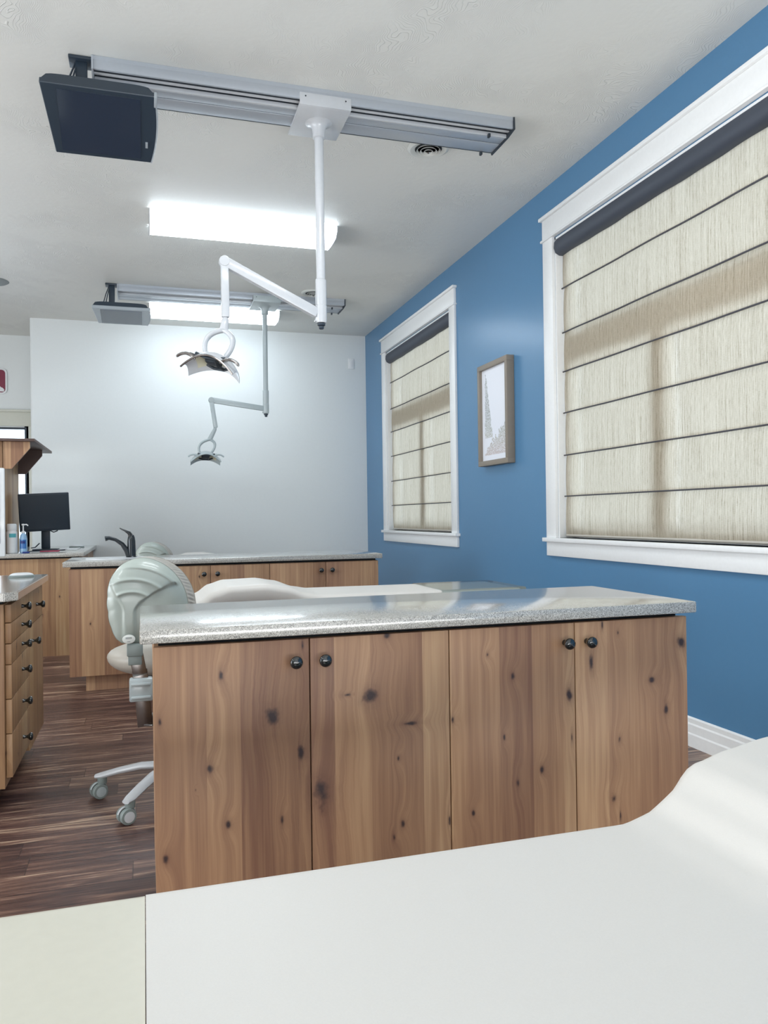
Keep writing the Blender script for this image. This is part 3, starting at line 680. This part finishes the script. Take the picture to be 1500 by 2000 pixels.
bm = B(); lathe(bm, [(.024, .0005), (.028, .006), (.028, .11), (.022, .14), (.012, .155)], (-.905, 6.75, CT), seg=20); obj('bottle_body', bm, plain('pale_blue_plastic', srgb(150, 190, 224), .15, coat=.5), t)
bm = B(); grid(bm, lambda u, v: Vector((-.905+.0286*math.sin(-.9+1.8*u), 6.75-.0286*math.cos(-.9+1.8*u), CT+.035+.07*v)), 8, 2); obj('label_patch', bm, M_BLUEP, t)
bm = B(); grid(bm, lambda u, v: Vector((-.905+.0290*math.sin(-.7+1.3*u), 6.75-.0290*math.cos(-.7+1.3*u), CT+.075+.02*v)), 8, 2); obj('label_band', bm, M_NAVY, t)
bm = B(); lathe(bm, [(.013, .155), (.013, .172), (.005, .174), (.005, .215), (.012, .217), (.012, .228), (.003, .23)], (-.905, 6.75, CT), seg=16); tube(bm, [(-.905, 6.75, CT+.222), (-.880, 6.74, CT+.224), (-.868, 6.735, CT+.214)], .005, 8); obj('pump', bm, M_WHITEP, t)
bm = B(); bx(bm, -.90, -.85, 6.64, 6.67, CT+.0005, CT+.014, .005, rot=Matrix.Rotation(.3, 3, 'Z')); tag(obj('blue_marker', bm, M_NAVY), 'small dark-blue object lying before the pump bottle', 'marker')
# tap
FX, FY = -.09, 5.45
t = thing('kitchen_tap', (FX, FY, CT), 'black curved single-lever tap rising from the farther countertop', 'tap')
bm = B(); lathe(bm, [(.034, .0005), (.034, .006), (.028, .012), (.026, .11), (.022, .135), (.016, .15), (.004, .155)], (FX+.012, FY, CT), seg=20); obj('tap_body', bm, M_FAUCET, t)
bm = B(); pts = [(FX-.005, FY-.01, CT+.012), (FX-.018, FY-.012, CT+.05), (FX-.045, FY-.016, CT+.092), (FX-.085, FY-.02, CT+.122), (FX-.125, FY-.024, CT+.134), (FX-.150, FY-.027, CT+.130)]
tube(bm, pts, [.018, .017, .014, .012, .013, .017], 12); obj('spout', bm, M_FAUCET, t)
bm = B(); tube(bm, [(FX+.010, FY, CT+.14), (FX-.002, FY, CT+.165), (FX-.028, FY-.004, CT+.180), (FX-.060, FY-.008, CT+.197)], [.018, .012, .006, .0035], 10); obj('lever', bm, M_FAUCET, t)

# ---------------------------------------------------------------- on the walls
t = thing('framed_picture', (2.33, 4.96, 1.395), 'taupe-framed pale sketch of a tall spire on the blue wall between windows', 'picture')
py0, py1, pz0, pz1 = 4.722, 5.200, 1.395, 2.108
for (a, b, c, d) in ((py0, py1, pz0, pz0+.035), (py0, py1, pz1-.035, pz1), (py0, py0+.035, pz0+.035, pz1-.035), (py1-.035, py1, pz0+.035, pz1-.035)):
    box('frame_bar', 2.300, XR-.0005, a, b, c, d, M_TAUPE, t, .0015)
def art():
    m, nt, b = mat('spire_sketch_paper'); n = N(nt); P = n.pos()
    u = n.m('MULTIPLY_ADD', P[1], -1/.408, 5.165/.408); v = n.m('MULTIPLY_ADD', P[2], 1/.643, -1.43/.643)
    tw = n.noise(n.comb(n.m('MULTIPLY', u, 9.), n.m('MULTIPLY', v, 14.)), 1., 3)
    half = n.m('MULTIPLY_ADD', n.m('SUBTRACT', .97, v), .20, .01); half = n.m('ADD', half, n.m('MULTIPLY_ADD', tw, .12, -.06))
    cen = n.m('MULTIPLY_ADD', n.m('SUBTRACT', .97, v), .16, .14)
    spire = n.m('MULTIPLY', n.m('LESS_THAN', n.m('ABSOLUTE', n.m('SUBTRACT', u, cen)), half), n.m('MULTIPLY', n.m('LESS_THAN', v, .95), n.m('GREATER_THAN', v, .25)))
    bush = n.m('LESS_THAN', n.m('ADD', v, n.m('MULTIPLY', n.m('SUBTRACT', 1., u), .35)), n.m('MULTIPLY_ADD', tw, .3, .27))
    shape = n.m('MAXIMUM', spire, bush)
    dots = n.noise(n.comb(n.m('MULTIPLY', u, 55.), n.m('MULTIPLY', v, 85.)), 1., 4, .7, 1.)
    ink = n.ramp(dots, [(.42, 1.), (.52, .30), (.60, .12)])
    inside = n.m('MULTIPLY', n.m('GREATER_THAN', u, .09), n.m('MULTIPLY', n.m('LESS_THAN', u, .95), n.m('MULTIPLY', n.m('GREATER_THAN', v, .06), n.m('LESS_THAN', v, .96))))
    warm = n.ramp(v, [(.05, srgb(176, 150, 140)[:3]), (.28, srgb(150, 150, 128)[:3]), (.5, srgb(118, 124, 118)[:3])])
    c = n.mix(n.m('MULTIPLY', n.m('MULTIPLY', ink, shape), inside), srgb(232, 234, 242), warm)
    n.lk(c, b.inputs['Base Color']); b.inputs['Roughness'].default_value = .5; b.inputs['Coat Weight'].default_value = .35
    return m
box('print', 2.322, 2.330, py0+.033, py1-.033, pz0+.033, pz1-.033, art(), t, smooth=False)
t = thing('wall_plate', (2.19, YB, 2.66), 'small blank white plate high on the back wall near the blue corner', 'wall plate')
box('plate', 2.157, 2.223, YB-.008, YB-.0003, 2.663, 2.777, M_TRIM, t, .002)
box('insert', 2.172, 2.208, YB-.010, YB-.007, 2.685, 2.755, M_TRIM, t, .001)
t = thing('red_sign', (-1.50, YF, 2.40), 'maroon rounded plaque with white border and white figure, left picture edge', 'sign')
def rrect(x0, x1, z0, z1, r, y, n=6):
    pts = []
    for (cx, cz, a0) in ((x1-r, z1-r, 0), (x0+r, z1-r, PI/2), (x0+r, z0+r, PI), (x1-r, z0+r, 3*PI/2)):
        for i in range(n+1): a = a0+PI/2*i/n; pts.append((cx+r*math.cos(a), y, cz+r*math.sin(a)))
    return pts
bm = B(); prism(bm, rrect(-1.96, -1.368, 2.398, 2.672, .05, YF-.014), (0, .013, 0)); obj('plaque', bm, M_WHITEP, t, ang=.4)
bm = B(); prism(bm, rrect(-1.95, -1.385, 2.415, 2.655, .038, YF-.016), (0, .003, 0)); obj('plaque_face', bm, M_RED, t, ang=.4)
bm = B(); prism(bm, [(x, YF-.018, z) for x, z in ((-1.70, 2.425), (-1.400, 2.425), (-1.395, 2.445), (-1.41, 2.463), (-1.428, 2.470), (-1.445, 2.49), (-1.452, 2.52), (-1.50, 2.56), (-1.56, 2.60), (-1.60, 2.63), (-1.64, 2.60), (-1.66, 2.52))], (0, .003, 0)); obj('figure', bm, M_WHITEP, t, smooth=False)

# ---------------------------------------------------------------- stools
def stool(dx, dy, dz, label):
    cx, cy = .097+dx, 3.108+dy
    t = thing('operator_stool', (cx, cy, 0), label, 'stool', 'operator stools behind the islands')
    yS = 2.80+dy
    SC = 1/574.
    def W_(px, py): return ((px-266)*SC - .0295 + dx, .632 + dz + (1258-py)*SC)
    # shell outline by angle about (268,1170)
    oc = [(268,1258),(240,1257),(229,1248),(220,1225),(215,1195),(214,1165),(216,1143),(226,1120),(243,1102),(262,1093),(285,1091),(308,1098),(330,1112),(348,1132),(360,1155),(366,1180),(368,1205),(362,1230),(345,1248),(310,1257)]
    ang = []
    for (a, b) in oc: ang.append((math.atan2(1172-b, a-268), math.hypot(a-268, b-1172)))
    ang.sort()
    def rad(th):
        n_ = len(ang)
        for i in range(n_):
            a0, r0_ = ang[i]; a1, r1_ = ang[(i+1) % n_]
            if i == n_-1: a1 += 2*PI
            tt = th if th >= ang[0][0] else th+2*PI
            if a0 <= tt <= a1:
                k = (tt-a0)/(a1-a0); k = k
                return r0_+(r1_-r0_)*k
        return ang[0][1]
    def sm(x): x = min(1, max(0, x)); return x*x*(3-2*x)
    def left_b(py):    # left edge of the raised fan
        return 240 if py > 1195 else 240-24*sm((1195-py)/60)
    def right_b(py):
        return 268+ (0 if py > 1195 else 70*((1195-py)/52)**1.7 if py > 1143 else 90)
    def hgt(px, py):
        h_ = 0.
        inside = sm((px-left_b(py))/7.) * sm((right_b(py)-px)/7.)
        if py < 1142: inside = 1 if px > 216 else inside
        h_ += .008*inside
        dxx, dyy = (px-258)/1.18, (py-1196)
        r = math.hypot(dxx, dyy)
        for ri in (40, 64, 88):
            if py < 1180: h_ += .0055*math.exp(-((r-ri)/3.0)**2)*inside
        return h_
    bm = B(); nr, na = 46, 120
    def sh(u, v):
        th = 2*PI*u - PI + ang[0][0]*0; rr_ = rad(th)*v
        px, py = 268+rr_*math.cos(th), 1172-rr_*math.sin(th)
        X, Z = W_(px, py)
        edge = .030*(1-v**5) if v < 1 else 0
        return Vector((X, yS + .030 - edge - hgt(px, py)*(1-v**12), Z))
    vv = grid(bm, sh, na, nr, closed_u=True)
    bmesh.ops.remove_doubles(bm, verts=bm.verts[:], dist=1e-5)
    sl = obj('back_shell', bm, M_SHELL, t, ang=1.3)
    # cushion behind the shell, its pleated rim showing past the right edge
    bm = B(); ox, oz, dY = .030, -.003, .105
    def rim(u, v):
        th = 2*PI*u - PI; rr_ = rad(th)
        X0, Z0 = W_(268+rr_*math.cos(th), 1172-rr_*math.sin(th))
        pleat = .0028*math.sin(th*70+v*9)*math.sin(PI*v)
        return Vector((X0+ox*v+pleat*math.cos(th), yS+.028+dY*v, Z0+oz*v+pleat*math.sin(th)))
    vr = grid(bm, rim, 480, 8, closed_u=True); obj('pleated_side', bm, M_CUSH, sl, ang=2.)
    bm = B()
    def cf(u, v):
        th = 2*PI*u - PI; rr_ = rad(th)*v*1.01; X0, Z0 = W_(268+rr_*math.cos(th), 1172-rr_*math.sin(th))
        return Vector((X0+ox, yS+.028+dY+.025*(1-v**3), Z0+oz))
    grid(bm, cf, 60, 10, closed_u=True); obj('back_cushion', bm, M_CUSH, t, ang=1.5)
    bx_, bz_ = W_(253, 1247)
    bm = B(); lathe(bm, [(.021, 0), (.021, .003), (.018, .004)], (0, 0, 0), Vector((0, -1, 0)), 28)
    for v in bm.verts: v.co = Vector((bx_+v.co.x*1.0, yS-.006+v.co.y, bz_+v.co.z*.72))
    bd = obj('badge', bm, M_BADGE, sl)
    bm = B()
    for (q, ww) in ((.005, .010), (.002, .010), (-.009, .005)): bx(bm, bx_-ww, bx_+ww, yS-.0108, yS-.0098, bz_+q, bz_+q+.0012)
    obj('badge_lines', bm, M_INK, bd, smooth=False)
    # strut
    X1, Z1 = W_(264, 1250); X2, Z2 = W_(270, 1320); X3, Z3 = W_(279, 1372); X4, Z4 = W_(282, 1422)
    Z4 = max(Z4, .30)
    bm = B(); bx(bm, X1-.026, X1+.026, yS-.006, yS+.03, Z1-.055, Z1-.014, .004); bx(bm, X1-.022, X1+.022, yS-.002, yS+.026, Z1-.085, Z1-.05, .003); obj('strut_socket', bm, M_GREYP, t)
    bm = B(); bar(bm, (X1+.004, yS+.008, Z1-.05), (X2+.006, yS+.010, Z2), .008, .046, .002); bar(bm, (X2+.004, yS+.012, Z2+.02), (X4, yS+.02, Z4), .008, .050, .002)
    bar(bm, (X4-.0, yS+.014, Z4+.004), (cx, cy-.02, Z4+.02), .046, .008, .002, Vector((1, 0, 0))); obj('strut', bm, M_STEELB, t)
    Xb, Zb = W_(277, 1347)
    bm = B(); bx(bm, Xb-.042, Xb+.034, yS-.016, yS+.036, Zb-.038, Zb+.038, .006)
    bx(bm, Xb-.036, Xb+.028, yS-.022, yS-.014, Zb+.016, Zb+.026, .003); bx(bm, Xb-.036, Xb+.028, yS-.022, yS-.014, Zb-.028, Zb-.018, .003)
    br = obj('adjustment_bracket', bm, M_GREYM, t)
    bm = B(); lathe(bm, [(.004, 0), (.004, .008), (.010, .010), (.010, .018), (.006, .02)], (Xb+.034, yS+.01, Zb-.004), Vector((1, 0, 0)), 14); obj('bracket_knob', bm, M_CHROME, br)
    # seat: saddle cushion
    bm = B(); zs = .53
    def seat(u, v):
        a = 2*PI*u; ph = -PI/2+PI*v; e = math.cos(ph); e = abs(e)**.6
        px_, py_ = .235*e*math.cos(a), .19*e*math.sin(a)
        return Vector((cx+px_, cy+.03+py_, zs + .055*math.sin(ph)*(1 if ph > 0 else 1.15) + .25*px_*px_*(1) - .02*math.cos(a*2)*e*.3))
    grid(bm, seat, 40, 16, closed_u=True); obj('seat', bm, M_CUSH, t, ang=2.)
    bm = B(); bx(bm, cx-.09, cx+.09, cy-.08, cy+.10, .445, .470, .004); lathe(bm, [(.026, 0), (.026, .18), (.018, .182), (.018, .36)], (cx, cy, .10), seg=20); obj('gas_column', bm, M_BLACKP, t)
    # five-star base
    Rb = .27
    a0 = math.atan2(2.87-3.108, -.067-.097); angs = [a0+2*PI*i/5 for i in range(5)]
    bm = B(); lathe(bm, [(.035, .085), (.040, .10), (.036, .135), (.028, .15)], (cx, cy, 0), seg=24); obj('hub', bm, M_WHITEM, t)
    for i, a in enumerate(angs):
        d = Vector((math.cos(a), math.sin(a), 0)); c0 = Vector((cx, cy, 0))
        bm = B(); pts = [c0+d*.03+Vector((0, 0, .122)), c0+d*.12+Vector((0, 0, .118)), c0+d*.20+Vector((0, 0, .102)), c0+d*.27+Vector((0, 0, .084)), c0+d*.295+Vector((0, 0, .080))]
        tube(bm, pts, [.026, .025, .023, .021, .014], 14, flat=.55); lg = obj('base_leg', bm, M_WHITEM, t)
        p = c0+d*.27
        bm = B(); lathe(bm, [(.017, .054), (.018, .056), (.018, .080), (.016, .082)], p, seg=18); stem = obj('caster_stem', bm, M_GREYP, lg)
        th = a + 2.2+i*.7 if i > 1 else (math.radians(-125) if i == 0 else math.radians(-115))
        wd = Vector((math.cos(th+PI/2), math.sin(th+PI/2), 0)); off = Vector((math.cos(th), math.sin(th), 0))*-.0
        sgn = Vector((-.6, -.15, 0)).normalized()*.013
        wc = p + sgn + Vector((0, 0, .0285))
        axv = Vector((.42, -.9, 0)) if i in (0, 4) else Vector((.3, -.95, 0))
        axv.normalize()
        cst = B()
        for s_ in (-1, 1): lathe(cst, [(.010, -.010), (.0265, -.010), (.028, -.007), (.028, .007), (.0265, .010), (.010, .0105)], wc+axv*.014*s_, axv, 24)
        w_ = obj('caster_wheel', cst, M_GREYP, lg)
        bm = B(); tube(bm, [wc+Vector((0, 0, .0))+Vector((.031*math.cos(q)*axv.y*-1, .031*math.cos(q)*axv.x, .031*math.sin(q))) for q in [PI*(.0+.9*k/12) for k in range(13)]], .0035, 6)
        lathe(bm, [(.018, 0), (.019, .0025), (.012, .0035)], wc+axv*.0245, axv, 24); obj('caster_hood', bm, M_WHITEM if i in (0,) else M_GREYM, lg)
    return t
stool(0, 0, 0, 'grey-backed rolling stool at the left end of the nearest island, casters showing')
stool(.055, 3.42, -.045, 'second grey-backed stool, only its arched top showing behind the farther island')

# ---------------------------------------------------------------- dental chairs
def interp(x, tab):
    if x <= tab[0][0]: return tab[0][1]
    for (a, b), (c, d) in zip(tab, tab[1:]):
        if x <= c:
            k = (x-a)/(c-a); k = k*k*(3-2*k)*.5+k*.5; return b+(d-b)*k
    return tab[-1][1]
def pad(x0, x1, ynear, yfar, ztop, thick, r, m, parent, name, nx=60, endr=(0, 0)):
    """upholstered pad along x; ynear/yfar/ztop are functions of x"""
    bm = B(); cs = []
    n = 10
    for i in range(n+1): a = PI/2*i/n; cs.append(('n', r*(1-math.sin(a)), r*(1-math.cos(a))))   # d from near edge, drop
    prof = [('n', .02, thick), ('n', .004, thick*.8), ('n', 0, r)] + [('n', r*(1-math.cos(PI/2*i/n)), r*(1-math.sin(PI/2*i/n))) for i in range(1, n+1)]
    prof += [('m', k/10., 0) for k in range(1, 10)]
    prof += [('f', r*(1-math.cos(PI/2*i/n)), r*(1-math.sin(PI/2*i/n))) for i in range(n, 0, -1)] + [('f', 0, r), ('f', .004, thick*.8), ('f', .02, thick)]
    xs = [x0+(x1-x0)*i/nx for i in range(nx+1)]
    rows = []
    for x in xs:
        e = 0.
        for k, (xe, sg) in enumerate(((x0, 1), (x1, -1))):
            if endr[k]:
                dd = (x-xe)*sg
                if dd < endr[k]: e += endr[k]*(1-math.sqrt(max(0, 1-(1-dd/endr[k])**2)))
        yn, yf, zt = ynear(x), yfar(x), ztop(x)
        row = []
        for (kk, d, drop) in prof:
            if kk == 'n': y = yn+d
            elif kk == 'f': y = yf-d
            else: y = yn+r+(yf-yn-2*r)*d
            crown = .006*math.sin(PI*min(1, max(0, (y-yn)/(yf-yn)))) if drop == 0 else 0
            y = y + (e*.5 if kk == 'n' else -e*.5 if kk == 'f' else 0)
            row.append(bm.verts.new((x, y, zt-drop-e*.8+crown*0)))
        rows.append(row)
    for a, b in zip(rows, rows[1:]):
        k = len(a)
        for j in range(k): bm.faces.new((a[j], b[j], b[(j+1) % k], a[(j+1) % k]))
    bm.faces.new(rows[0]); bm.faces.new(rows[-1][::-1])
    return obj(name, bm, m, parent, ang=1.)
# foreground chair
t = thing('dental_chair', (.75, .84, 0), 'large white vinyl dental chair filling the bottom foreground of the photo', 'dental chair', 'dental chairs')
zt = lambda x: interp(x, [(-.6, .55), (.74, .551), (.80, .558), (.86, .583), (.93, .613), (1.0, .625), (1.13, .634), (1.5, .66), (2.0, .74)])
yf = lambda x: interp(x, [(-.6, 1.138), (.74, 1.138), (.84, 1.158), (.93, 1.198), (1.13, 1.232), (1.5, 1.25), (2.0, 1.20)])
yn = lambda x: interp(x, [(-.6, .50), (.8, .50), (1.2, .46), (2., .5)])
pad(-.003, 1.9, yn, yf, zt, .10, .035, M_VINYL, t, 'seat_pad', 120, (.0, .06))
pad(-.62, -.004, yn, yf, lambda x: zt(x)-.0015, .10, .035, M_VINYLC, t, 'foot_pad', 30, (.06, 0))
bm = B(); bx(bm, -.4, 1.5, .62, 1.0, .36, .448, .02); bx(bm, .35, .95, .68, .94, .06, .37, .03); obj('lift_frame', bm, M_SHELL, t)
bm = B(); bx(bm, .0, 1.3, .56, 1.04, 0, .065, .02); obj('floor_base', bm, M_SHELL, t)
# chairs behind the islands
def far_chair(dx, dy, label, dz=0.):
    t = thing('dental_chair', (.85+dx, 3.12+dy, 0), label, 'dental chair', 'dental chairs')
    y0, y1 = 2.968+dy, 3.345+dy
    ztb = lambda x: dz+interp(x-dx, [(.16, .735), (.20, .750), (.25, .783), (.31, .800), (.44, .803), (.52, .790), (.60, .762), (.66, .752), (1.15, .750), (1.5, .750)])
    pad(.17+dx, 1.155+dx, lambda x: y0, lambda x: y1, ztb, .09, .025, M_VINYL, t, 'seat_pad', 90, (.03, 0))
    tc = pad(1.156+dx, 1.515+dx, lambda x: y0, lambda x: y1, lambda x: .747+dz, .09, .015, M_VINYL, t, 'foot_pad', 20, (0, .02))
    pad(1.150+dx, 1.520+dx, lambda x: y0-.004, lambda x: y1+.004, lambda x: .752+dz, .07, .012, M_CLEAR, tc, 'clear_foot_cover', 12, (0, .0))
    bm = B(); bx(bm, .35+dx, 1.35+dx, 3.00+dy, 3.30+dy, .56, .663+dz, .02); bx(bm, .62+dx, 1.05+dx, 2.98+dy, 3.22+dy, .06, .60, .03); obj('lift_frame', bm, M_SHELL, t)
    bm = B(); bx(bm, .50+dx, 1.35+dx, 2.88+dy, 3.33+dy, 0, .065, .02); obj('floor_base', bm, M_SHELL, t)
    return t
far_chair(0, 0, 'white dental chair with a clear foot cover, just behind the nearest countertop')
far_chair(.03, 3.45, 'farthest white dental chair, a sliver above the farther countertop', -.03)
